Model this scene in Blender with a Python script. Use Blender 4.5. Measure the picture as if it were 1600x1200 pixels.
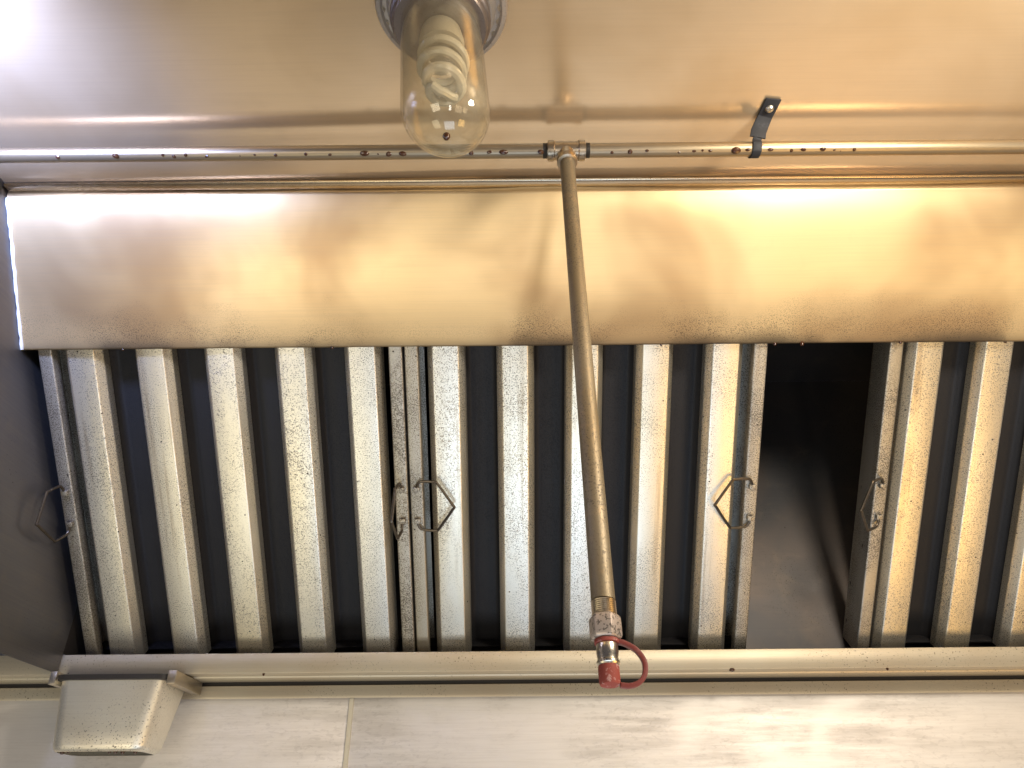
import bpy, bmesh, math, random
from mathutils import Vector, Matrix, Euler
R = math.radians
random.seed(7)
for o in list(bpy.data.objects): bpy.data.objects.remove(o)
scene = bpy.context.scene
COL = scene.collection
H0 = 1.65            # camera height above the kitchen floor; all build coordinates below are relative to the lens

# ------------------------------------------------------------------ camera, world, lamps
cam_d = bpy.data.cameras.new('camera'); cam = bpy.data.objects.new('camera', cam_d); COL.objects.link(cam)
cam_d.sensor_width = 36; cam_d.lens = 26.0; cam_d.clip_start = 0.02; cam_d.clip_end = 100
PITCH = 31.7
cam.matrix_world = Matrix.Translation((0, 0, H0)) @ Matrix.Rotation(R(90 + PITCH), 4, 'X') @ Matrix.Rotation(R(-0.5), 4, 'Z')
scene.camera = cam

world = bpy.data.worlds.new('World'); scene.world = world; world.use_nodes = True
bg = world.node_tree.nodes['Background']
bg.inputs['Color'].default_value = (0.55, 0.60, 0.85, 1); bg.inputs['Strength'].default_value = 0.10

def lamp(name, kind, loc, power, color, size=0.1, target=None, size_y=None):
    d = bpy.data.lights.new(name, kind); d.energy = power; d.color = color
    if kind == 'AREA':
        d.size = size
        if size_y: d.shape = 'RECTANGLE'; d.size_y = size_y
    else:
        d.shadow_soft_size = size
        if kind == 'SPOT': d.spot_size = R(150); d.spot_blend = 1.0
    o = bpy.data.objects.new(name, d); COL.objects.link(o)
    o.location = (loc[0], loc[1], loc[2] + H0)
    if target:
        v = Vector(target) - Vector(loc); o.rotation_euler = v.to_track_quat('-Z', 'Y').to_euler()
    return o
# the hood's other lamp, above the frame to the right (warm); the cool spot is added
lamp('hood_lamp_warm', 'POINT', (0.56, 0.17, 0.56), 23, (1.0, 0.91, 0.76), 0.07)
lamp('added_haze_spot', 'SPOT', (-0.58, 0.27, 0.60), 60, (0.40, 0.52, 1.0), 0.05, (-0.66, 0.42, 0.735))   # added spot imitating lens haze in the upper left corner
# the kitchen behind the camera: added area lights to brighten the sloping panel, warm lamps over the pass
lamp('added_panel_light', 'AREA', (-1.15, -1.2, -0.95), 13, (1.0, 0.88, 0.66), 0.9, (-0.2, 0.9, 0.5), 0.8)
lamp('added_panel_light_narrow', 'AREA', (0.36, -1.2, -0.95), 4.5, (0.97, 0.95, 0.90), 0.2, (0.2, 0.9, 0.5), 0.5)
# added uplights below to brighten the filters: cool in the middle, warm ends
lamp('added_uplight_left', 'AREA', (-0.75, 0.35, -0.80), 2.6, (1.0, 0.91, 0.62), 0.5, (-0.6, 0.75, 0.3), 0.5)
lamp('added_uplight_middle', 'AREA', (0.08, 0.35, -0.80), 4.6, (0.66, 0.82, 1.0), 0.6, (0.08, 0.75, 0.3), 0.5)
lamp('added_uplight_right', 'AREA', (1.00, 0.35, -0.80), 6.0, (1.0, 0.60, 0.18), 0.6, (0.85, 0.75, 0.3), 0.5)
lamp('pass_lamp', 'AREA', (0.86, -0.55, -0.42), 2.2, (1.0, 0.80, 0.52), 0.5, (0.4, 0.8, 0.6))
lamp('pass_lamp_far', 'AREA', (1.65, -0.55, -0.45), 3, (1.0, 0.78, 0.46), 0.5, (0.8, 0.8, 0.6))

scene.view_settings.view_transform = 'Standard'; scene.view_settings.look = 'None'
scene.view_settings.exposure = 0.05; scene.view_settings.gamma = 1.0; scene.view_settings.use_curve_mapping = False
scene.render.resolution_x = 1024; scene.render.resolution_y = 768
scene.render.engine = 'CYCLES'
scene.cycles.max_bounces = 12; scene.cycles.transmission_bounces = 10; scene.cycles.glossy_bounces = 6
scene.cycles.caustics_reflective = False; scene.cycles.caustics_refractive = False

# ------------------------------------------------------------------ materials
def new_mat(name):
    m = bpy.data.materials.new(name); m.use_nodes = True
    nt = m.node_tree; return m, nt, nt.nodes['Principled BSDF']
def N(nt, t, **kw):
    n = nt.nodes.new(t)
    for k, v in kw.items(): setattr(n, k, v)
    return n
def math_n(nt, op, a, b=None, c=None):
    n = N(nt, 'ShaderNodeMath', operation=op)
    for i, v in enumerate((a, b, c)):
        if v is None: continue
        if isinstance(v, (int, float)): n.inputs[i].default_value = v
        else: nt.links.new(v, n.inputs[i])
    return n.outputs[0]
def ramp(nt, fac, stops):
    r = N(nt, 'ShaderNodeValToRGB'); e = r.color_ramp.elements
    while len(e) < len(stops): e.new(0.5)
    for i, (p, c) in enumerate(stops):
        e[i].position = p; e[i].color = c if len(c) == 4 else (*c, 1)
    nt.links.new(fac, r.inputs[0]); return r.outputs[0]
def smooth(nt, val, lo, hi):
    n = N(nt, 'ShaderNodeMapRange', interpolation_type='SMOOTHSTEP')
    n.inputs['From Min'].default_value = lo; n.inputs['From Max'].default_value = hi
    nt.links.new(val, n.inputs['Value']); return n.outputs['Result']
def mixc(nt, fac, a, b, mode='MIX'):
    n = N(nt, 'ShaderNodeMix', data_type='RGBA', blend_type=mode)
    if isinstance(fac, (int, float)): n.inputs[0].default_value = fac
    else: nt.links.new(fac, n.inputs[0])
    for i, v in ((6, a), (7, b)):
        if isinstance(v, tuple): n.inputs[i].default_value = (*v[:3], 1)
        else: nt.links.new(v, n.inputs[i])
    return n.outputs[2]
def coords(nt, scale=(1, 1, 1), rnd=True):
    tc = N(nt, 'ShaderNodeTexCoord'); out = tc.outputs['Object']
    if rnd:
        oi = N(nt, 'ShaderNodeObjectInfo'); mu = math_n(nt, 'MULTIPLY', oi.outputs['Random'], 37.0)
        va = N(nt, 'ShaderNodeVectorMath', operation='ADD'); nt.links.new(out, va.inputs[0]); nt.links.new(mu, va.inputs[1]); out = va.outputs[0]
    if scale != (1, 1, 1):
        vm = N(nt, 'ShaderNodeVectorMath', operation='MULTIPLY'); nt.links.new(out, vm.inputs[0]); vm.inputs[1].default_value = scale; out = vm.outputs[0]
    return out
def noise(nt, vec, scale, detail=2, rough=0.5, dist=0.0):
    n = N(nt, 'ShaderNodeTexNoise'); n.inputs['Scale'].default_value = scale; n.inputs['Detail'].default_value = detail
    n.inputs['Roughness'].default_value = rough; n.inputs['Distortion'].default_value = dist
    nt.links.new(vec, n.inputs['Vector']); return n.outputs['Fac']
def spots(nt, vec, scale, lo, hi, keep):
    """sparse round spots: 1 inside a spot, 0 outside"""
    v = N(nt, 'ShaderNodeTexVoronoi'); v.inputs['Scale'].default_value = scale; nt.links.new(vec, v.inputs['Vector'])
    s = smooth(nt, v.outputs['Distance'], hi, lo)
    sep = N(nt, 'ShaderNodeSeparateColor'); nt.links.new(v.outputs['Color'], sep.inputs[0])
    k = math_n(nt, 'LESS_THAN', sep.outputs[0], keep)
    return math_n(nt, 'MULTIPLY', s, k)
def bump(nt, bsdf, height, strength=0.2, dist=0.001, prev=None):
    b = N(nt, 'ShaderNodeBump'); b.inputs['Strength'].default_value = strength; b.inputs['Distance'].default_value = dist
    nt.links.new(height, b.inputs['Height'])
    if prev: nt.links.new(prev, b.inputs['Normal'])
    nt.links.new(b.outputs[0], bsdf.inputs['Normal']); return b.outputs[0]

def stainless(name, base, rough=0.27, tan=(1, 0, 0), aniso=0.6, film=0.5, specks=0.0, grain=(6, 500, 500), soot_z=None, rnd=False, mott=0.07, brush=0.14, metallic=1.0, filmcol=(0.50, 0.36, 0.18)):
    m, nt, b = new_mat(name)
    co = coords(nt, rnd=rnd); cg = coords(nt, grain, rnd)
    g = noise(nt, cg, 1.0, 2, 0.6)
    big = noise(nt, co, 4.5, 3, 0.55, 0.4); mid = noise(nt, co, 23, 4, 0.6, 0.8)
    col = mixc(nt, math_n(nt, 'MULTIPLY', smooth(nt, big, 0.36, 0.68), film), base, filmcol)
    col = mixc(nt, math_n(nt, 'MULTIPLY', smooth(nt, g, 0.35, 0.75), brush), col, (0.30, 0.27, 0.22))
    col = mixc(nt, math_n(nt, 'MULTIPLY', smooth(nt, mid, 0.5, 0.8), mott), col, (0.42, 0.32, 0.18))
    r = math_n(nt, 'ADD', rough - 0.05, math_n(nt, 'MULTIPLY', g, 0.06))
    r = math_n(nt, 'ADD', r, math_n(nt, 'MULTIPLY', mid, mott * 0.4))
    dirt = None
    if specks:
        fine = smooth(nt, noise(nt, co, 420, 2, 0.6), 0.69 - 0.1 * specks, 0.76 - 0.1 * specks)
        patch = smooth(nt, noise(nt, co, 6, 2), 0.38, 0.65)
        dirt = math_n(nt, 'MULTIPLY', fine, patch)
        dirt = math_n(nt, 'MAXIMUM', dirt, spots(nt, co, 70, 0.05, 0.11, 0.06 * specks))
    if soot_z:
        # baked-on soot creeping up from the panel's lower edge, in a ragged line
        sx = N(nt, 'ShaderNodeSeparateXYZ'); nt.links.new(co, sx.inputs[0])
        hgt = math_n(nt, 'SUBTRACT', sx.outputs['Z'], soot_z)
        wob = noise(nt, co, 9, 3, 0.6)
        lim = math_n(nt, 'MULTIPLY', smooth(nt, wob, 0.42, 0.72), 0.007)
        edge = math_n(nt, 'SUBTRACT', lim, hgt)
        soot = smooth(nt, edge, -0.012, 0.012)
        fine2 = smooth(nt, noise(nt, co, 850, 2, 0.6), 0.52, 0.60)
        near = math_n(nt, 'MULTIPLY', smooth(nt, math_n(nt, 'SUBTRACT', math_n(nt, 'MULTIPLY', smooth(nt, wob, 0.35, 0.65), 0.035), hgt), -0.03, 0.035), fine2)
        s2 = math_n(nt, 'MAXIMUM', soot, near)
        dirt = s2 if dirt is None else math_n(nt, 'MAXIMUM', dirt, s2)
    if dirt is not None:
        col = mixc(nt, math_n(nt, 'MULTIPLY', dirt, 0.92), col, (0.035, 0.026, 0.018))
        r = math_n(nt, 'ADD', r, math_n(nt, 'MULTIPLY', dirt, 0.25))
        met = math_n(nt, 'SUBTRACT', metallic, math_n(nt, 'MULTIPLY', dirt, 0.3)); nt.links.new(met, b.inputs['Metallic'])
    else:
        b.inputs['Metallic'].default_value = metallic
    nt.links.new(col, b.inputs['Base Color']); nt.links.new(r, b.inputs['Roughness'])
    b.inputs['Anisotropic'].default_value = aniso
    t = N(nt, 'ShaderNodeCombineXYZ')
    for i in range(3): t.inputs[i].default_value = tan[i]
    nt.links.new(t.outputs[0], b.inputs['Tangent'])
    bump(nt, b, g, brush * 0.35, 0.0004)
    return m

def galvanised(name, base, rough=0.42, dark=0.0, heavy=1.0, metallic=0.92):
    m, nt, b = new_mat(name)
    co = coords(nt)
    cl = coords(nt, (1, 0.18, 1))
    big = noise(nt, cl, 9, 3, 0.55, 0.3)
    f1 = noise(nt, co, 640, 3, 0.7); f2 = noise(nt, co, 1100, 1)
    patch = noise(nt, co, 11, 3, 0.6)
    thr = math_n(nt, 'SUBTRACT', 0.625, math_n(nt, 'MULTIPLY', patch, 0.16 * heavy))
    fine = smooth(nt, math_n(nt, 'SUBTRACT', f1, thr), 0.0, 0.05)
    drops = math_n(nt, 'MAXIMUM', spots(nt, co, 95, 0.07, 0.15, 0.10 * heavy), spots(nt, coords(nt, (1, .45, 1)), 45, 0.05, 0.10, 0.07 * heavy))
    col = mixc(nt, smooth(nt, big, 0.35, 0.7), base, tuple(c * k for c, k in zip(base, (0.93, 0.86, 0.72))))
    runs = smooth(nt, noise(nt, coords(nt, (75, 2.2, 75)), 1.0, 4, 0.6, 0.15), 0.54, 0.70)
    runs = math_n(nt, 'MULTIPLY', runs, smooth(nt, noise(nt, co, 5, 2), 0.36, 0.6))
    col = mixc(nt, math_n(nt, 'MULTIPLY', runs, 0.55), col, (0.34, 0.24, 0.13))
    wiped = smooth(nt, noise(nt, coords(nt, (14, 5, 14)), 1.0, 3, 0.55, 0.5), 0.50, 0.66)
    fine = math_n(nt, 'MULTIPLY', fine, math_n(nt, 'SUBTRACT', 1.0, math_n(nt, 'MULTIPLY', wiped, 0.8)))
    col = mixc(nt, math_n(nt, 'MULTIPLY', f2, 0.25), col, (0.30, 0.27, 0.22))
    col = mixc(nt, math_n(nt, 'MULTIPLY', fine, 0.80), col, (0.07, 0.055, 0.042))
    col = mixc(nt, math_n(nt, 'MULTIPLY', drops, 0.93), col, (0.02, 0.013, 0.009))
    if dark: col = mixc(nt, dark, col, (0.008, 0.009, 0.014))  # recess shade, along with grease, mixed into the base colour
    nt.links.new(col, b.inputs['Base Color'])
    any_d = math_n(nt, 'MAXIMUM', math_n(nt, 'MULTIPLY', fine, 0.55), drops)
    nt.links.new(math_n(nt, 'SUBTRACT', metallic, math_n(nt, 'MULTIPLY', any_d, 0.4)), b.inputs['Metallic'])
    r = math_n(nt, 'ADD', rough, math_n(nt, 'MULTIPLY', f1, 0.12)); r = math_n(nt, 'SUBTRACT', r, math_n(nt, 'MULTIPLY', drops, 0.25))
    nt.links.new(r, b.inputs['Roughness'])
    if dark: b.inputs['Specular IOR Level'].default_value = 0.3
    h = math_n(nt, 'ADD', math_n(nt, 'MULTIPLY', f1, 0.4), math_n(nt, 'ADD', math_n(nt, 'MULTIPLY', fine, 0.5), math_n(nt, 'MULTIPLY', drops, 2.0)))
    bump(nt, b, h, 0.35, 0.0006)
    return m

def simple(name, col, rough=0.5, metallic=0.0, scale=200, amt=0.35, dirtcol=(0.03, 0.025, 0.02), lo=0.55, hi=0.7, bmp=0.15):
    m, nt, b = new_mat(name); co = coords(nt)
    n1 = noise(nt, co, scale, 3, 0.6); n2 = noise(nt, co, scale * 0.15, 2)
    f = math_n(nt, 'MULTIPLY', smooth(nt, n1, lo, hi), amt)
    c = mixc(nt, math_n(nt, 'MULTIPLY', n2, 0.3), col, tuple(x * 0.6 for x in col))
    nt.links.new(mixc(nt, f, c, dirtcol), b.inputs['Base Color'])
    b.inputs['Metallic'].default_value = metallic
    nt.links.new(math_n(nt, 'ADD', rough - 0.08, math_n(nt, 'MULTIPLY', n1, 0.16)), b.inputs['Roughness'])
    bump(nt, b, n1, bmp, 0.0004)
    return m

STEEL = (0.66, 0.57, 0.44)
M = {}
M['ceiling'] = stainless('hood_ceiling_steel', (0.70, 0.535, 0.355), 0.20, aniso=0.3, film=0.8, brush=0.08, metallic=0.66, filmcol=(0.58,0.42,0.25))
M['panel'] = stainless('hood_panel_steel', (0.74, 0.555, 0.315), 0.37, aniso=0.65, film=0.9, specks=0.0, mott=0.10, brush=0.10, filmcol=(0.42,0.275,0.145), soot_z=0.566 - 0.2056, metallic=0.75)
M['trim'] = stainless('hood_trim_steel', (0.60, 0.50, 0.38), 0.28, film=0.4)
M['gutter'] = stainless('gutter_steel', (0.52, 0.46, 0.35), 0.46, film=0.5, specks=0.6, metallic=0.45, filmcol=(0.46,0.36,0.24))
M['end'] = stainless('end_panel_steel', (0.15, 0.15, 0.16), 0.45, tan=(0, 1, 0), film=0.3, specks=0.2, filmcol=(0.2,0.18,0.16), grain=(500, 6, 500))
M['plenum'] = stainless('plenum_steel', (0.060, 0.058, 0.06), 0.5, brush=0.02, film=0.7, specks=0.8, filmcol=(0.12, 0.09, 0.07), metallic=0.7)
M['galv'] = galvanised('galvanised_baffle', (0.90, 0.87, 0.80), 0.33)
M['galv_rear_shaded'] = galvanised('galvanised_rear_baffle_shaded', (0.50, 0.47, 0.45), 0.5, dark=0.96, heavy=1.0, metallic=0.5)  # rear slats and cross rails: grease plus recess shade put into the colour
M['galv_rail'] = galvanised('galvanised_rail', (0.52, 0.49, 0.44), 0.45, heavy=1.6)
M['pipe'] = stainless('chromed_pipe', (0.29, 0.235, 0.17), 0.38, aniso=0.0, film=0.3, metallic=0.8)
M['drop'] = galvanised('steel_drop_pipe', (0.225, 0.182, 0.118), 0.46, heavy=0.9, metallic=0.55)
M['tee'] = simple('plated_tee', (0.42, 0.34, 0.25), 0.35, 1.0, 150, 0.5)
M['nut'] = simple('nut_with_overspray', (0.55, 0.46, 0.40), 0.45, 0.55, 420, 0.75, lo=0.52, hi=0.6)
M['brass'] = simple('plated_nozzle', (0.62, 0.56, 0.46), 0.3, 1.0, 420, 0.6)
M['red'] = simple('red_rubber', (0.27, 0.05, 0.035), 0.72, 0.0, 260, 0.6, (0.55, 0.36, 0.33), 0.55, 0.66)
M['red_strap'] = simple('red_rubber_strap', (0.19, 0.035, 0.028), 0.5, 0.0, 260, 0.3, (0.30, 0.18, 0.16))
M['black'] = simple('black_steel', (0.012, 0.013, 0.018), 0.7, 0.0, 160, 0.3, (0.06, 0.06, 0.07))
M['screw'] = simple('zinc_screw', (0.62, 0.58, 0.50), 0.35, 1.0, 500, 0.5)
M['wire'] = simple('zinc_wire', (0.12, 0.10, 0.08), 0.38, 0.9, 300, 0.5)
M['grease'] = simple('grease', (0.06, 0.022, 0.011), 0.18, 0.0, 90, 0.0)
M['grime_and_shade'] = simple('baked_grime_and_shade', (0.03, 0.026, 0.024), 0.55, 0.1, 220, 0.4)  # grime, also used where gaps are coloured as shade
M['sealant'] = simple('white_sealant', (0.75, 0.73, 0.68), 0.5, 0.0, 120, 0.3, (0.45, 0.38, 0.28))
M['seam'] = simple('seam_strip_plastic', (0.62, 0.56, 0.44), 0.45, 0.0, 120, 0.3, (0.40, 0.33, 0.24))
M['lampbase'] = simple('cast_aluminium', (0.46, 0.42, 0.39), 0.42, 0.85, 240, 0.3, bmp=0.3)
M['collar'] = simple('dark_collar', (0.20, 0.17, 0.16), 0.4, 0.8, 240, 0.3)
M['cfl'] = simple('tube_phosphor', (0.52, 0.47, 0.37), 0.25, 0.0, 60, 0.1, (0.7, 0.6, 0.42))
M['cflbase'] = simple('bulb_base_plastic', (0.45, 0.40, 0.31), 0.4, 0.0, 60, 0.1)
M['cup'] = stainless('grease_cup_steel', (0.82, 0.79, 0.70), 0.42, film=0.35, specks=0.9, aniso=0.3, metallic=0.75)
M['rail'] = stainless('cup_rail_steel', (0.55, 0.50, 0.42), 0.4, film=0.4, specks=0.4)

def make_wall_mat():
    m, nt, b = new_mat('wall_steel_smeared'); co = coords(nt, rnd=False)
    g = noise(nt, coords(nt, (14, 420, 420), False), 1.0, 3, 0.65)
    sm = noise(nt, coords(nt, (7, 70, 70), False), 1.0, 5, 0.62, 0.25)
    big = noise(nt, co, 5.5, 3, 0.5, 0.5)
    mott = noise(nt, coords(nt, (90, 220, 220), False), 1.0, 3, 0.6, 0.6)
    area = smooth(nt, big, 0.40, 0.66)
    sme = math_n(nt, 'MULTIPLY', smooth(nt, sm, 0.32, 0.72), area)
    col = mixc(nt, math_n(nt, 'MULTIPLY', smooth(nt, g, 0.4, 0.7), 0.18), (0.80, 0.755, 0.71), (0.58, 0.53, 0.48))
    col = mixc(nt, math_n(nt, 'MULTIPLY', sme, 0.38), col, (0.36, 0.32, 0.28))
    col = mixc(nt, math_n(nt, 'MULTIPLY', math_n(nt, 'MULTIPLY', smooth(nt, mott, 0.52, 0.64), area), 0.18), col, (0.30, 0.26, 0.23))
    nt.links.new(col, b.inputs['Base Color']); b.inputs['Metallic'].default_value = 0.35
    nt.links.new(math_n(nt, 'ADD', 0.46, math_n(nt, 'ADD', math_n(nt, 'MULTIPLY', sme, 0.2), math_n(nt, 'MULTIPLY', g, 0.08))), b.inputs['Roughness'])
    b.inputs['Anisotropic'].default_value = 0.5
    t = N(nt, 'ShaderNodeCombineXYZ'); t.inputs[0].default_value = 1; nt.links.new(t.outputs[0], b.inputs['Tangent'])
    bump(nt, b, math_n(nt, 'ADD', g, math_n(nt, 'MULTIPLY', mott, 0.8)), 0.12, 0.0005)
    return m
M['wall'] = make_wall_mat()

def make_glass():
    # thin blown glass with a greasy film: clear pane + Fresnel reflection + a little haze
    m, nt, b = new_mat('jar_glass'); co = coords(nt); nt.nodes.remove(b)
    out = nt.nodes['Material Output']
    tr = N(nt, 'ShaderNodeBsdfTransparent'); tr.inputs[0].default_value = (0.98, 0.965, 0.92, 1)
    gl = N(nt, 'ShaderNodeBsdfGlossy'); gl.inputs['Roughness'].default_value = 0.05
    df = N(nt, 'ShaderNodeBsdfDiffuse'); df.inputs[0].default_value = (0.72, 0.66, 0.52, 1)
    fr = N(nt, 'ShaderNodeFresnel'); nt.links.new(math_n(nt, 'SUBTRACT', 1.5, math_n(nt, 'MULTIPLY', N(nt, 'ShaderNodeNewGeometry').outputs['Backfacing'], 0.8333)), fr.inputs[0])
    film = smooth(nt, noise(nt, co, 26, 4, 0.6, 0.6), 0.3, 0.75)
    m1 = N(nt, 'ShaderNodeMixShader'); nt.links.new(math_n(nt, 'ADD', 0.03, math_n(nt, 'MULTIPLY', film, 0.11)), m1.inputs[0]); nt.links.new(tr.outputs[0], m1.inputs[1]); nt.links.new(df.outputs[0], m1.inputs[2])
    m2 = N(nt, 'ShaderNodeMixShader'); nt.links.new(fr.outputs[0], m2.inputs[0]); nt.links.new(m1.outputs[0], m2.inputs[1]); nt.links.new(gl.outputs[0], m2.inputs[2])
    nt.links.new(m2.outputs[0], out.inputs['Surface'])
    return m
M['glass'] = make_glass()

# ------------------------------------------------------------------ mesh helpers
class MB:
    def __init__(s): s.v = []; s.f = []
    def add(s, vs, fs):
        k = len(s.v); s.v += [tuple(p) for p in vs]; s.f += [tuple(i + k for i in f) for f in fs]; return s
    def box(s, x0, x1, y0, y1, z0, z1):
        return s.add([(x, y, z) for x in (x0, x1) for y in (y0, y1) for z in (z0, z1)],
                     [(0, 1, 3, 2), (4, 6, 7, 5), (0, 4, 5, 1), (2, 3, 7, 6), (0, 2, 6, 4), (1, 5, 7, 3)])
    def extrude(s, poly, a0, a1, axis='x', segs=1):
        """closed polygon of (p,q) pairs swept along an axis: x:(y,z)  y:(x,z)"""
        n = len(poly); vs = []; fs = []
        for j in range(segs + 1):
            a = a0 + (a1 - a0) * j / segs
            for p, q in poly: vs.append((a, p, q) if axis == 'x' else (p, a, q))
        for j in range(segs):
            for i in range(n):
                k = (i + 1) % n; fs.append((j * n + i, j * n + k, (j + 1) * n + k, (j + 1) * n + i))
        fs.append(tuple(range(n))[::-1]); fs.append(tuple(segs * n + i for i in range(n)))
        return s.add(vs, fs)
    def tube(s, pts, rad, seg=12, cap=True, closed=False):
        pts = [Vector(p) for p in pts]; n = len(pts); vs = []; fs = []
        rads = rad if isinstance(rad, (list, tuple)) else [rad] * n
        t0 = (pts[1] - pts[0]).normalized()
        u = t0.orthogonal().normalized()
        for i, p in enumerate(pts):
            if closed: t = (pts[(i + 1) % n] - pts[i - 1]).normalized()
            else: t = (pts[min(i + 1, n - 1)] - pts[max(i - 1, 0)]).normalized()
            u = (u - t * u.dot(t)).normalized(); w = t.cross(u)
            for k in range(seg):
                a = 2 * math.pi * k / seg; vs.append(p + (u * math.cos(a) + w * math.sin(a)) * rads[i])
        m = n if closed else n - 1
        for i in range(m):
            j = (i + 1) % n
            for k in range(seg):
                l = (k + 1) % seg; fs.append((i * seg + k, i * seg + l, j * seg + l, j * seg + k))
        if cap and not closed:
            fs.append(tuple(range(seg))[::-1]); fs.append(tuple((n - 1) * seg + k for k in range(seg)))
        return s.add(vs, fs)
    def lathe(s, prof, centre, axis=(0, 0, 1), seg=32, close=False):
        """profile of (r, h) about an axis through centre"""
        c = Vector(centre); ax = Vector(axis).normalized(); u = ax.orthogonal().normalized(); w = ax.cross(u)
        vs = []; fs = []; n = len(prof)
        for r, h in prof:
            for k in range(seg):
                a = 2 * math.pi * k / seg; vs.append(c + ax * h + (u * math.cos(a) + w * math.sin(a)) * max(r, 1e-5))
        for i in range(n if close else n - 1):
            j = (i + 1) % n
            for k in range(seg):
                l = (k + 1) % seg; fs.append((i * seg + k, i * seg + l, j * seg + l, j * seg + k))
        if not close:
            fs.append(tuple(range(seg))[::-1]); fs.append(tuple((n - 1) * seg + k for k in range(seg)))
        return s.add(vs, fs)
    def ribbon(s, pts, wid, thick):
        """flat strap: pts = [(position, width direction)]"""
        vs = []; fs = []; n = len(pts)
        P = [Vector(p) for p, _ in pts]
        for i in range(n):
            t = (P[min(i + 1, n - 1)] - P[max(i - 1, 0)]).normalized(); w = Vector(pts[i][1]); w = (w - t * w.dot(t)).normalized(); nn = t.cross(w)
            for a, b in ((-1, -1), (1, -1), (1, 1), (-1, 1)): vs.append(P[i] + w * a * wid / 2 + nn * b * thick / 2)
        for i in range(n - 1):
            for k in range(4): l = (k + 1) % 4; fs.append((i * 4 + k, i * 4 + l, i * 4 + 4 + l, i * 4 + 4 + k))
        fs += [(3, 2, 1, 0), tuple((n - 1) * 4 + k for k in range(4))]
        return s.add(vs, fs)
    def build(s, name, mat, parent=None, bevel=0.0, local=False, angle=35, segs=2):
        me = bpy.data.meshes.new(name)
        vs = s.v
        if not local:
            root = parent
            while root is not None and root.parent is not None: root = root.parent
            inv = root_matrix(root).inverted() if root is not None else Matrix.Identity(4)
            vs = [inv @ Vector((x, y, z + H0)) for x, y, z in s.v]
        me.from_pydata(vs, [], s.f)
        bm = bmesh.new(); bm.from_mesh(me)
        bmesh.ops.remove_doubles(bm, verts=bm.verts, dist=1e-6)
        bmesh.ops.recalc_face_normals(bm, faces=bm.faces)
        if bevel:
            es = [e for e in bm.edges if len(e.link_faces) == 2 and e.calc_face_angle(0) > R(30)]
            bmesh.ops.bevel(bm, geom=es, offset=bevel, segments=segs, affect='EDGES', profile=0.5)
        for f in bm.faces: f.smooth = True
        for e in bm.edges:
            if len(e.link_faces) == 2 and e.calc_face_angle(0) > R(angle): e.smooth = False
        bm.to_mesh(me); bm.free()
        me.materials.append(M[mat] if isinstance(mat, str) else mat)
        o = bpy.data.objects.new(name, me); COL.objects.link(o)
        if parent is not None: o.parent = parent
        return o
def root_matrix(o): return Matrix.LocRotScale(o.location, o.rotation_euler, o.scale)
def thing(name, label, cat, loc, rot=(0, 0, 0), group=None, kind=None):
    o = bpy.data.objects.new(name, None); COL.objects.link(o); o.empty_display_size = 0.05
    o.location = (loc[0], loc[1], loc[2] + H0); o.rotation_euler = rot
    tag(o, label, cat, group, kind); return o
def tag(o, label=None, cat=None, group=None, kind=None):
    for k, v in (('label', label), ('category', cat), ('group', group), ('kind', kind)):
        if v: o[k] = v
    return o
def offset_sheet(line, t):
    """open polyline (p,q) -> closed polygon of thickness t"""
    out = []; n = len(line)
    for i in range(n):
        a = Vector(line[max(i - 1, 0)]); b = Vector(line[min(i + 1, n - 1)]); c = Vector(line[i])
        if 0 < i < n - 1:
            d1 = (c - a).normalized(); d2 = (b - c).normalized(); n1 = Vector((-d1.y, d1.x)); n2 = Vector((-d2.y, d2.x))
            m = (n1 + n2).normalized(); out.append(c + m * t / max(m.dot(n1), 0.4))
        else:
            d = (b - a).normalized(); out.append(c + Vector((-d.y, d.x)) * t)
    return [tuple(p) for p in line] + [tuple(p) for p in reversed(out)]
def rounded(line, r, k=4):
    """round the inner corners of an open polyline"""
    res = [line[0]]
    for i in range(1, len(line) - 1):
        a, b, c = Vector(line[i - 1]), Vector(line[i]), Vector(line[i + 1])
        rr = min(r, (a - b).length * 0.45, (c - b).length * 0.45)
        p0 = b + (a - b).normalized() * rr; p1 = b + (c - b).normalized() * rr
        for j in range(k + 1):
            t = j / k; res.append(tuple(p0 * (1 - t) ** 2 + b * 2 * t * (1 - t) + p1 * t * t))
    res.append(line[-1]); return res
def spline(pts, k=6):
    P = [Vector(p) for p in pts]; out = []
    for i in range(len(P) - 1):
        p0, p1, p2, p3 = P[max(i - 1, 0)], P[i], P[i + 1], P[min(i + 2, len(P) - 1)]
        for j in range(k):
            t = j / k
            out.append(0.5 * (2 * p1 + (p2 - p0) * t + (2 * p0 - 5 * p1 + 4 * p2 - p3) * t * t + (3 * p1 - p0 - 3 * p2 + p3) * t ** 3))
    out.append(P[-1]); return out

# ------------------------------------------------------------------ key lines of the place (y, z), metres from the lens
XL, XR = -0.655, 1.75                 # left end panel, far right
T = Vector((0.817, 0.566)); B = Vector((1.142, 0.2413)); V = Vector((0.70711, -0.70711)); NO = Vector((-0.70711, -0.70711))
P = Vector((0.688, 0.720)); ZC = 0.735; WALL = 1.190

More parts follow.
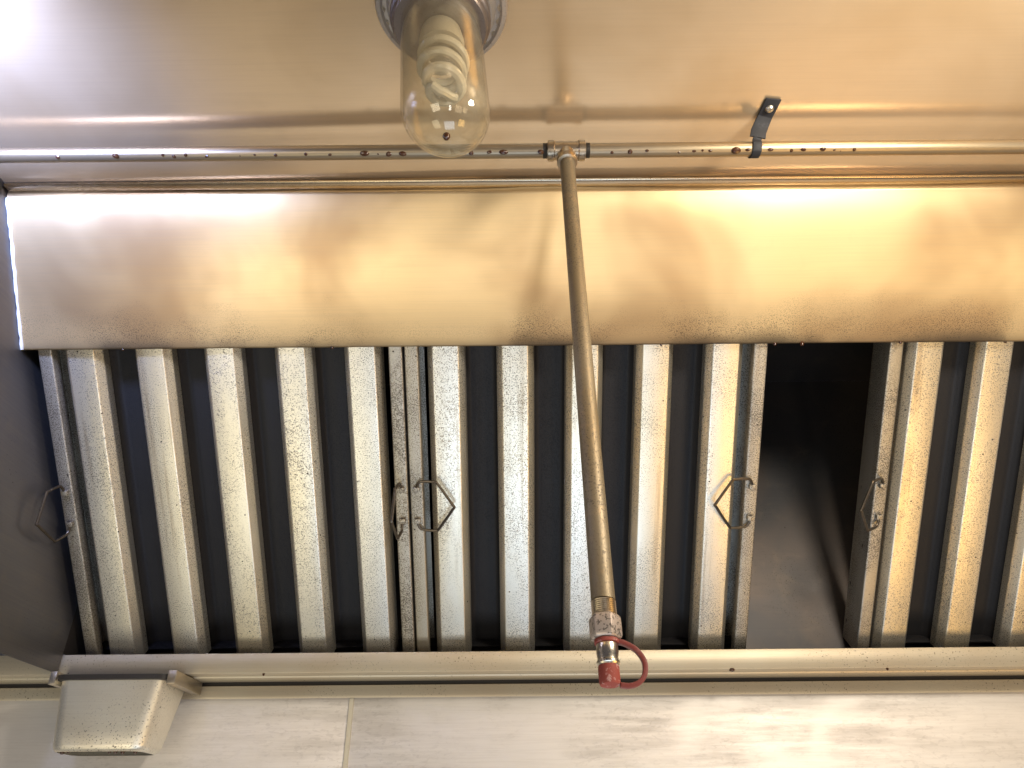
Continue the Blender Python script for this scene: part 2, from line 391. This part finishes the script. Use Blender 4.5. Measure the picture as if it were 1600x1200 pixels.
# ------------------------------------------------------------------ the wall behind
wall = MB().box(-1.35, 1.85, WALL + 0.005, WALL + 0.03, -0.75, 1.0).build('wall', 'wall'); wall['kind'] = 'structure'
SX = -0.244
MB().box(-1.35, SX - 0.002, WALL, WALL + 0.0045, -0.75, 0.20).build('wall_panel', 'wall', wall, 0.0008)
MB().box(SX + 0.002, 1.85, WALL, WALL + 0.0045, -0.75, 0.20).build('wall_panel', 'wall', wall, 0.0008)
strip = MB()
strip.add([(x, y, z) for z in (-0.75, 0.1835) for x, y in ((SX - 0.0038, WALL + 0.001), (SX - 0.003, WALL - 0.0022), (SX + 0.003, WALL - 0.0022), (SX + 0.0038, WALL + 0.001))],
          [(0, 1, 5, 4), (1, 2, 6, 5), (2, 3, 7, 6), (3, 0, 4, 7), (0, 3, 2, 1), (4, 5, 6, 7)])
strip.build('seam_strip', 'seam', wall)

# ------------------------------------------------------------------ the hood
hood = thing('exhaust_hood', 'greasy golden stainless steel kitchen exhaust hood seen from underneath', 'exhaust hood', (0.5, WALL, 0.2056))
# ceiling sheet, very slightly oil-canned so that the pipe's mirror image bends
def ceiling():
    mb = MB(); nx, ny = 120, 36; x0, x1, y0, y1 = XL, XR, -0.10, 0.6885
    vs = []
    for j in range(ny + 1):
        for i in range(nx + 1):
            x = x0 + (x1 - x0) * i / nx; y = y0 + (y1 - y0) * j / ny
            z = ZC + 0.0016 * math.sin(4.2 * x + 0.8) * math.sin(3.5 * y + 0.3) + 0.0008 * math.sin(9 * x + 5 * y) - 0.004 / (1 + math.exp((x + 0.12) * 16))
            vs.append((x, y, z))
    k = len(vs); vs += [(x, y, z + 0.0015) for x, y, z in vs]; fs = []
    w = nx + 1
    for j in range(ny):
        for i in range(nx):
            a = j * w + i; fs.append((a, a + 1, a + w + 1, a + w)); fs.append((k + a, k + a + w, k + a + w + 1, k + a + 1))
    return mb.add(vs, fs).build('ceiling_panel', 'ceiling', hood)
ceiling()
# sloping blank panel above the filters, with folded bottom edge and top flange
ud = (P - T).normalized(); un = Vector((-ud.y, ud.x))   # un points ... towards the room
if un.x > 0: un = -un
Tb = T + un * 0.004
line = [tuple(Tb - un * 0.014 + ud * 0.002), tuple(Tb), tuple(P + un * 0.002), (P.x, ZC + 0.004)]
pm = MB().extrude(offset_sheet(rounded(line, 0.003), 0.0012), XL + 0.001, XR, 'x', 160)
def wave(x): return 0.0011 * math.sin(9.5 * x + 1.0) + 0.0007 * math.sin(21 * x + 0.4) + 0.0004 * math.sin(41 * x)
pm.v = [(x, y + un.x * wave(x), z + un.y * wave(x)) for x, y, z in pm.v]
pm.build('sloping_panel', 'panel', hood)
MB().extrude([(P.x - 0.016, ZC - 0.0105), (P.x - 0.014, ZC - 0.0115), (P.x - 0.0035, ZC - 0.0115), (P.x - 0.0035, ZC - 0.009), (P.x - 0.014, ZC - 0.006)], XL + 0.002, XR, 'x').build('joint_trim', 'trim', hood, 0.0005)
for x, sc in ((0.352, 1.0), (0.388, 1.2), (0.52, .8), (-0.24, .8), (-0.52, .7), (0.20, .7), (0.66, .8)):
    MB().lathe([(0.0003, -0.0034 * sc), (0.0018 * sc, -0.0028 * sc), (0.0026 * sc, -0.0006), (0.0024 * sc, 0.0012)], (x, Tb.x + 0.001, Tb.y + 0.0002), seg=10).build('grease_drop', 'grease', hood)
# left end panel with hemmed lower edge
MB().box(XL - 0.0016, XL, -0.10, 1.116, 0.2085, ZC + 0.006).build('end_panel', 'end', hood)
# bead of sealant in the corner of end panel and sloping panel
bead = []
for i in range(26):
    t = i / 25; p = Tb + un * 0.002 + (P + un * 0.002 - Tb) * t * 0.985
    bead.append((XL + 0.002 + random.uniform(-.0006, .0006), p.x, p.y))
MB().tube(bead, [0.0022 + random.uniform(-0.0008, 0.0008) for _ in bead], 7).build('sealant_bead', 'sealant', hood)
# plenum behind the filters
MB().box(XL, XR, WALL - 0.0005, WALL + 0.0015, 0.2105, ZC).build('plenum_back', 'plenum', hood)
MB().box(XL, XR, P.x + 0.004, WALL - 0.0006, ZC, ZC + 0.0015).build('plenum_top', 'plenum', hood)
MB().box(XL - 0.0014, XL - 0.0002, 1.1162, WALL - 0.0006, 0.236, ZC - 0.001).build('plenum_side', 'grime_and_shade', hood)  # dark colour stands for shade in the gap beside the filter
# grease gutter: bright lip, underside with a crease, ledge carrying the filters, flange on the wall
LY, LZ0, LZ1 = 1.118, 0.2070, 0.2345
lipl = [(LY + 0.006, LZ1 - 0.004), (LY + 0.006, LZ1), (LY, LZ1), (LY, LZ0), (LY + 0.030, LZ0 + 0.0015), (LY + 0.031, LZ0 - 0.001), (WALL - 0.009, LZ0 - 0.001), (WALL - 0.009, LZ0 + 0.010)]
MB().extrude(offset_sheet(rounded(lipl, 0.0007, 2), 0.0012), -1.35, XR, 'x', 1).build('grease_gutter', 'gutter', hood)
MB().box(XL + 0.002, XR, 1.150, 1.183, LZ0 + 0.003, 0.2255).build('filter_ledge', 'grime_and_shade', hood)
MB().extrude([(WALL - 0.0002, 0.1845), (WALL - 0.0052, 0.1835), (WALL - 0.0062, 0.187), (WALL - 0.0062, 0.2008), (WALL - 0.0045, 0.2020), (WALL - 0.0002, 0.2020)], -1.35, XR, 'x').build('wall_flange', 'gutter', hood)
MB().box(-1.35, XR, WALL - 0.0035, WALL + 0.0002, 0.2022, 0.2068).build('flange_gap_shade', 'grime_and_shade', hood)  # dark strip put in as the shadow line above the flange
for x, l in ((-0.36, .003), (0.312, .007), (0.535, .003)):
    MB().lathe([(0.0004, -0.004), (l * .5, -0.003), (l * .6, -0.0012), (l * .5, 0.0004)], (x, LY + 0.002, LZ0 + 0.0006), seg=10).build('grease_drop', 'grease', hood)
# slides for the grease cup, under the gutter
for x0, x1 in ((-0.645, -0.6365), (-0.4815, -0.470)):
    MB().extrude([(x0, 0.1885), (x1, 0.1885), (x1, 0.2057), (x0, 0.2057)], 1.084, WALL - 0.007, 'y').build('cup_slide', 'rail', hood, 0.0004)

# ------------------------------------------------------------------ baffle filters
PITCHB, FW, FH, RW = 0.0957, 0.492, 0.495, 0.0185
def baffle_mesh():
    l = rounded([(-0.0262, -0.024), (-0.0256, -0.0120), (-0.0178, 0.0), (0.0178, 0.0), (0.0256, -0.0120), (0.0262, -0.024)], 0.0016, 3)
    mb = MB().extrude(offset_sheet(l, -0.0009), 0.0005, FH - 0.0005, 'y', 1); return mb
def rear_mesh():
    l = rounded([(-0.0312, -0.0262), (-0.0305, -0.031), (-0.0175, -0.043), (0.0175, -0.043), (0.0305, -0.031), (0.0312, -0.0262)], 0.0035, 4)
    return MB().extrude(offset_sheet(l, 0.0009), 0.0005, FH - 0.0005, 'y', 1)
def handle(par, side, theta, mats=None):
    hx = side * (FW / 2 - RW * 0.5); cy = 0.2450; z0 = 0.0062
    ux, uz = math.cos(R(theta)), math.sin(R(theta))
    ctrl = [(0.0195, 0.0), (0.0265, 0.0005), (0.0335, 0.0035), (0.0365, 0.0095), (0.0365, 0.027), (0.0335, 0.0315), (0.0025, 0.0525), (-0.0025, 0.0525), (-0.0335, 0.0315), (-0.0365, 0.027), (-0.0365, 0.0095), (-0.0335, 0.0035), (-0.0265, 0.0005), (-0.0195, 0.0)]
    pts = [(hx + o * ux, cy + a, z0 + o * uz) for a, o in ctrl]
    h = MB().tube(spline(pts, 3), 0.0020, 8).build('handle', 'wire', par, local=True)
    for s in (-1, 1):
        MB().box(hx - 0.0045, hx + 0.0045, cy + s * 0.0235 - 0.0038, cy + s * 0.0235 + 0.0038, 0.0018, 0.0086).build('clip', 'galv_rail', h, 0.0012, local=True)
    return h
def make_filter(label, xl, th_l, th_r, proto=None):
    base = B + V * 0.015 - NO * 0.007
    f = thing('baffle_filter', label, 'grease filter', (xl + FW / 2, base.x, base.y), (R(135), 0, 0), 'removable baffle filters in the hood')
    if proto is None:
        b0 = None
        for k in range(-2, 3):
            if b0 is None: b0 = baffle_mesh().build('front_baffle', 'galv', f, local=True); c = b0
            else: c = b0.copy(); COL.objects.link(c)
            c.parent = f; c.location = (k * PITCHB, 0, random.uniform(-.0006, .0006)); c.rotation_euler = (0, R(random.uniform(-1.2, 1.2)), R(random.uniform(-.15, .15)))
        r0 = None
        for k in range(4):
            if r0 is None: r0 = rear_mesh().build('rear_baffle', 'galv_rear_shaded', f, local=True); c = r0
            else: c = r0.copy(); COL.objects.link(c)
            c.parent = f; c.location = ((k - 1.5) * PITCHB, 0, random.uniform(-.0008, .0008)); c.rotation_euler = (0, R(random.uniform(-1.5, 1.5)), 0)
        for s in (-1, 1):
            xo, xi = s * FW / 2, s * (FW / 2 - RW)
            l = rounded([(xi - s * 0.003, -0.046), (xo, -0.046), (xo, 0.002), (xi, 0.002), (xi, -0.012)], 0.0022, 3)
            MB().extrude(offset_sheet(l, 0.001 * s), 0.0, FH, 'y').build('side_rail', 'galv_rail', f, local=True)
        for y0, y1 in ((0.0, 0.003), (FH - 0.006, FH)):
            MB().box(-FW / 2 + 0.0012, FW / 2 - 0.0012, y0, y1, -0.0455, -0.0235).build('cross_rail', 'galv_rear_shaded', f, 0.001, local=True)
    else:
        for ch in [c for c in COL.objects if c.parent == proto and c.name.split('.')[0] != 'handle']:
            c = ch.copy(); COL.objects.link(c); c.parent = f
    if th_l is not None: handle(f, -1, th_l)
    if th_r is not None: handle(f, 1, th_r)
    return f
f2 = make_filter('baffle filter in the middle, hanging behind the drop pipe, left of the open black slot', -0.1455, 8, 172)
f1 = make_filter('leftmost baffle filter, beside the dark end panel and above the grease cup', -0.1455 - FW - 0.003, 100, 96, f2)
f3 = make_filter('golden baffle filter right of the open black slot, cut by the picture edge', 0.5115, 143, None, f2)
f4 = None

# ------------------------------------------------------------------ suppression pipe with drop and nozzle
PY, PZ = 0.606, 0.7015; PR = 0.0086; TX = 0.0672
pipe = thing('suppression_pipe', 'steel fire suppression pipe under the hood ceiling with tee, drop pipe and red capped nozzle', 'pipe', (TX, 0.545, 0.095))
def pz(x): return PZ + 0.0
MB().tube([(XL + 0.0005, PY, PZ), (TX - 0.018, PY, PZ)], PR, 20).build('ceiling_pipe', 'pipe', pipe)
MB().tube([(TX + 0.018, PY, PZ), (XR, PY, PZ)], PR, 20).build('ceiling_pipe', 'pipe', pipe)
# tee: run collars, run body, branch
tee = MB()
tee.lathe([(0.0095, -0.0225), (0.0122, -0.0220), (0.0124, -0.0150), (0.0112, -0.0140), (0.0110, 0.0140), (0.0124, 0.0150), (0.0122, 0.0220), (0.0095, 0.0225)], (TX, PY, PZ), (1, 0, 0), 24)
top = Vector((TX, PY, PZ)); bot = Vector((0.0628, 0.523, 0.1425)); ax = (bot - top).normalized()
tee.lathe([(0.0100, 0.004), (0.0104, 0.014), (0.0112, 0.018), (0.0120, 0.019), (0.0120, 0.0255), (0.0095, 0.0265)], top, ax, 24)
tee.build('tee_fitting', 'tee', pipe)
for s in (-1, 1):
    th = MB()
    for i in range(3): th.lathe([(PR + 0.0001, i * 0.0016), (PR + 0.0006, i * 0.0016 + 0.0008), (PR + 0.0001, i * 0.0016 + 0.0016)], (TX + s * 0.0232 + (0 if s > 0 else -0.0048), PY, PZ), (1, 0, 0), 20)
    th.build('pipe_thread', 'grime_and_shade', pipe)
L = (bot - top).length
drop = MB().lathe([(PR, 0.024), (PR, L - 0.0005)], top, ax, 24).build('drop_pipe', 'drop', pipe)
# threads cut in the lower end
prof = []
for i in range(9):
    h = L - 0.0002 + i * 0.00145; prof += [(PR - 0.0004, h), (PR + 0.0002, h + 0.00072)]
MB().lathe(prof, top, ax, 24).build('pipe_thread', 'tee', pipe)
q = lambda d: top + ax * (L + d)
hexp = [(0.0095, 0.0105), (0.0110, 0.0118), (0.0114, 0.0135), (0.0114, 0.0250), (0.0105, 0.0268), (0.0085, 0.0272)]
MB().lathe(hexp, top + ax * L, ax, 6).build('hex_nut', 'nut', pipe, 0.0006, angle=25)
noz = MB().lathe([(0.0070, 0.0270), (0.0070, 0.0300), (0.0074, 0.0310), (0.0074, 0.0375), (0.0070, 0.0390), (0.0070, 0.0412), (0.0078, 0.0420), (0.0078, 0.0436), (0.0066, 0.0446), (0.0060, 0.0465)], top + ax * L, ax, 28).build('nozzle', 'brass', pipe)
cap = MB().lathe([(0.0058, 0.0447), (0.0069, 0.0449), (0.0071, 0.0465), (0.0071, 0.0555), (0.0065, 0.0572), (0.0035, 0.0578), (0.0005, 0.0579)], top + ax * L, ax, 28).build('blow_off_cap', 'red', pipe)
MB().lathe([(0.0071, 0.0274), (0.0084, 0.0276), (0.0086, 0.0288), (0.0084, 0.0300), (0.0071, 0.0302)], top + ax * L, ax, 28).build('retaining_ring', 'red', cap)
X = Vector((1, 0, 0)); Yv = Vector((0, 1, 0))
sp = [q(0.0286) + X * 0.0078, q(0.0300) + X * 0.0125, q(0.0345) + X * 0.0195, q(0.0420) + X * 0.0240, q(0.0500) + X * 0.0235, q(0.0555) + X * 0.0195, q(0.0578) + X * 0.0130, q(0.0572) + X * 0.0065]
MB().ribbon([(p, Yv) for p in spline(sp, 5)], 0.0056, 0.0032).build('cap_strap', 'red_strap', cap, 0.0006)
# drips of grease strung along the underside of the pipe
dm = None
def drip(x, s, dz=0):
    global dm
    a = R(random.uniform(188, 232))
    if dm is None:
        dm = MB().lathe([(0.0003, -0.0026), (0.0017, -0.0022), (0.0026, -0.0008), (0.0029, 0.0004), (0.0024, 0.0016)], (0, 0, 0), seg=10).build('grease_drop', 'grease', None, local=True); c = dm
    else: c = dm.copy(); COL.objects.link(c)
    c.parent = pipe
    w = Vector((x, PY + math.cos(R(250 - 20 * random.random())) * (PR - 0.0002), PZ - (PR - 0.0006) * 0.92 + dz + H0))
    c.location = w - pipe.location; c.scale = (s * random.uniform(0.9, 1.9), s, s * random.uniform(0.45, 0.8)); c.rotation_euler = (R(random.uniform(-55, -5)), 0, R(random.uniform(-20, 20)))
for pxl in (22, 100, 128, 175, 190, 232, 263, 280, 298, 330, 356, 382, 405, 437, 460, 484, 521, 540, 575, 596, 612, 634, 740, 768, 790, 812, 838):
    if random.random() < 0.3: continue
    drip((pxl - 800) * 0.000766, random.uniform(0.4, 1.15))
for pxl, s in ((848, 1.0), (958, .7), (986, 1.05), (1012, .6), (1062, .6), (1085, .55), (1098, .5), (1110, .6), (1150, 1.5), (1168, .7), (1203, .7), (1236, .8), (1254, .8), (1284, 1.0), (1302, .45), (1312, .4), (1333, .8)):
    drip((pxl - 800) * 0.000766, s)

# black strap clip holding the pipe to the hood ceiling
clip = thing('pipe_clip', 'black steel strap clip screwed to the hood ceiling, hooked under the pipe', 'clip', (0.304, 0.58, ZC))
a = [((0.308, 0.560, ZC - 0.0016), (1, 0.15, 0)), ((0.3065, 0.572, ZC - 0.0016), (1, 0.15, 0)), ((0.3045, 0.584, ZC - 0.0022), (1, 0.2, 0)), ((0.301, 0.5915, ZC - 0.0085), (1, .25, -.1)),
     ((0.2965, 0.5935, ZC - 0.018), (1, .15, -.2)), ((0.2945, 0.5950, ZC - 0.0265), (1, 0, 0))]
for ang in (150, 180, 210, 240, 270, 300, 330, 360):
    a.append(((0.2935 - (ang - 150) * 0.00001, PY + math.cos(R(ang)) * (PR + 0.0013), PZ + math.sin(R(ang)) * (PR + 0.0013)), (1, 0, 0)))
rb = [p for p, _ in a]; wd = [w for _, w in a]
MB().ribbon(list(zip(rb[:6], wd[:6])), 0.0185, 0.0022).build('strap', 'black', clip, 0.0005)
MB().ribbon(list(zip(rb[5:], wd[5:])), 0.0105, 0.0022).build('hook', 'black', clip, 0.0005)
MB().lathe([(0.0001, -0.0062), (0.0035, -0.0056), (0.0050, -0.0040), (0.0054, -0.0026), (0.0054, -0.0018)], (0.3065, 0.573, ZC), seg=16).build('screw', 'screw', clip)

# ------------------------------------------------------------------ jar lamp
LX, LYc = -0.0690, 0.4425; RJ = 0.0408; ZS = 0.566
lampo = thing('jar_lamp', 'round hood lamp with clear glass jar and unlit spiral bulb on the hood ceiling', 'lamp', (LX, LYc, ZC))
C0 = (LX, LYc, 0)
MB().lathe([(0.050, ZC + 0.001), (0.0672, ZC + 0.0005), (0.0680, ZC - 0.006), (0.0664, ZC - 0.0095), (0.0625, ZC - 0.0105), (0.0600, ZC - 0.0085), (0.0560, ZC - 0.0085), (0.0540, ZC - 0.0125), (0.0520, ZC - 0.022), (0.046, ZC - 0.0225)], C0, seg=64).build('mounting_ring', 'lampbase', lampo)
col = MB().lathe([(0.044, ZC - 0.0227), (0.0505, ZC - 0.0230), (0.0510, ZC - 0.0300), (0.0495, ZC - 0.0330), (0.0480, ZC - 0.0340), (0.0475, ZC - 0.0400), (0.0460, ZC - 0.0425), (0.0425, ZC - 0.0430)], C0, seg=64).build('jar_collar', 'collar', lampo)
for k in range(26):
    an = 2 * math.pi * k / 26; cx, cy = LX + math.cos(an) * 0.0592, LYc + math.sin(an) * 0.0592
    rr = MB(); u = Vector((math.cos(an), math.sin(an), 0)); w = Vector((-u.y, u.x, 0)); c = Vector((cx, cy, ZC - 0.0085))
    rr.add([c + u * 0.0022, c + w * 0.0045, c - u * 0.0022, c - w * 0.0045, c + Vector((0, 0, -0.0016))], [(0, 1, 4), (1, 2, 4), (2, 3, 4), (3, 0, 4), (3, 2, 1, 0)])
    rr.build('knurl_stud', 'screw', lampo)
def hang(mb):   # the jar and bulb hang a little askew
    mb.v = [(x + (ZC - 0.03 - z) * 0.075, y, z) for x, y, z in mb.v]; return mb
gp = [(0.0400, ZC - 0.0420), (0.0402, ZC - 0.060), (RJ - 0.0004, ZC - 0.10)]
gp += [(RJ * math.cos(R(t)), ZS - RJ * math.sin(R(t))) for t in range(0, 90, 6)] + [(0.0004, ZS - RJ)]
th = 0.0022
inner = [(0.0004, ZS - RJ + th)] + [((RJ - th) * math.cos(R(t)), ZS - (RJ - th) * math.sin(R(t))) for t in range(84, -1, -6)] + [(RJ - 0.0004 - th, ZC - 0.10), (0.0402 - th, ZC - 0.060), (0.0400 - th, ZC - 0.0420)]
hang(MB().lathe(gp + inner, C0, seg=64, close=True)).build('glass_jar', 'glass', lampo, angle=80)
# compact spiral bulb
bulb = hang(MB().lathe([(0.013, ZC - 0.0235), (0.014, ZC - 0.045), (0.020, ZC - 0.052), (0.0225, ZC - 0.068), (0.0215, ZC - 0.078), (0.010, ZC - 0.080)], C0, seg=32)).build('bulb', 'cflbase', lampo)
coil = []
zt, zb = ZC - 0.079, ZC - 0.142
for i in range(121):
    t = i / 120; an = 2 * math.pi * 3.6 * t; r = 0.0165 + 0.005 * math.sin(math.pi * min(t * 1.6, 1)) - 0.004 * max(0, t - .85) / .15
    coil.append((LX + r * math.cos(an), LYc + r * math.sin(an), zt + (zb - zt) * t))
e = Vector(coil[-1]); cc = Vector((LX, LYc, zb - 0.001))
coil += [tuple(e.lerp(cc, .5) + Vector((0, 0, -0.002))), tuple(cc), tuple(cc + (cc - e) * 0.5), tuple(cc + (cc - e) * 0.95 + Vector((0, 0, 0.003)))]
hang(MB().tube(coil, 0.0048, 10)).build('spiral_tube', 'cfl', bulb)
MB().lathe([(0.0003, -0.0055), (0.0022, -0.0045), (0.0034, -0.002), (0.0030, 0.0003), (0.0016, 0.0012)], (LX + 0.0135, LYc - 0.0060, ZS - RJ + 0.0012), seg=12).build('grease_drop', 'grease', lampo)

# ------------------------------------------------------------------ grease cup
cup = thing('grease_cup', 'pale steel grease cup hanging under the gutter at the lower left', 'grease cup', (-0.559, 1.135, 0.105))
def rrect(x0, x1, y0, y1, r, z, k=6):
    out = []
    for cx, cy, a0 in ((x1 - r, y1 - r, 0), (x0 + r, y1 - r, 90), (x0 + r, y0 + r, 180), (x1 - r, y0 + r, 270)):
        for i in range(k + 1):
            t = R(a0 + 90 * i / k); out.append((cx + r * math.cos(t), cy + r * math.sin(t), z))
    return out
def loft(rings, capends=True):
    mb = MB(); n = len(rings[0]); vs = [p for r in rings for p in r]; fs = []
    for i in range(len(rings) - 1):
        for k in range(n): l = (k + 1) % n; fs.append((i * n + k, i * n + l, (i + 1) * n + l, (i + 1) * n + k))
    if capends: fs.append(tuple(range(n))[::-1]); fs.append(tuple((len(rings) - 1) * n + k for k in range(n)))
    return mb.add(vs, fs)
cx0, cx1, cy0, cy1 = -0.6365, -0.4850, 1.088, 1.176
zt, zb = 0.1985, 0.1060
def ring(t, ins, r, z): i = 0.012 * t + ins; return rrect(cx0 + i * 0.75, cx1 - i, cy0 + i * .6, cy1 - i * .8, max(r, .004), z)
rings = [ring(0, 0.002, 0.020, 0.186), ring(0, 0, 0.020, zt - 0.003), ring(0, 0, .020, zt - 0.004)]
rings = [ring(0, 0.0, 0.018, zt - 0.002), ring(.35, 0, .020, 0.165), ring(.7, 0, .021, 0.132), ring(.92, 0, .022, zb + 0.008), ring(.97, .0014, .021, zb + 0.0035), ring(1, .004, .019, zb + 0.001), ring(1, .008, .016, zb)]
inn = [ring(.97, .006, .019, zb + 0.003), ring(.7, .0014, .020, 0.132), ring(0, 0.0014, 0.017, zt - 0.002)]
cbody = loft(rings + inn)
cbody.build('cup_body', 'cup', cup, angle=50)
# thin rim over the slides, coloured dark as the shadow gap under the gutter
rim = loft([ring(0, -0.0015, .016, zt - 0.0042), ring(0, -0.0055, .016, zt - 0.0036), ring(0, -0.0058, .016, zt + 0.0030), ring(0, -0.0010, .016, zt + 0.0034)])
rim.build('cup_rim', 'grime_and_shade', cup, angle=50)
for x, s in ((-0.612, 1.1), (-0.604, .7), (-0.548, .8), (-0.540, 1.0), (-0.530, 1.2), (-0.513, 1.1)):
    MB().lathe([(0.0003, -0.003 * s), (0.0018 * s, -0.0024 * s), (0.0027 * s, -0.0005), (0.0024 * s, 0.0012)], (x, cy0 + 0.021, zb + 0.0005), seg=10).build('grease_drop', 'grease', cup)
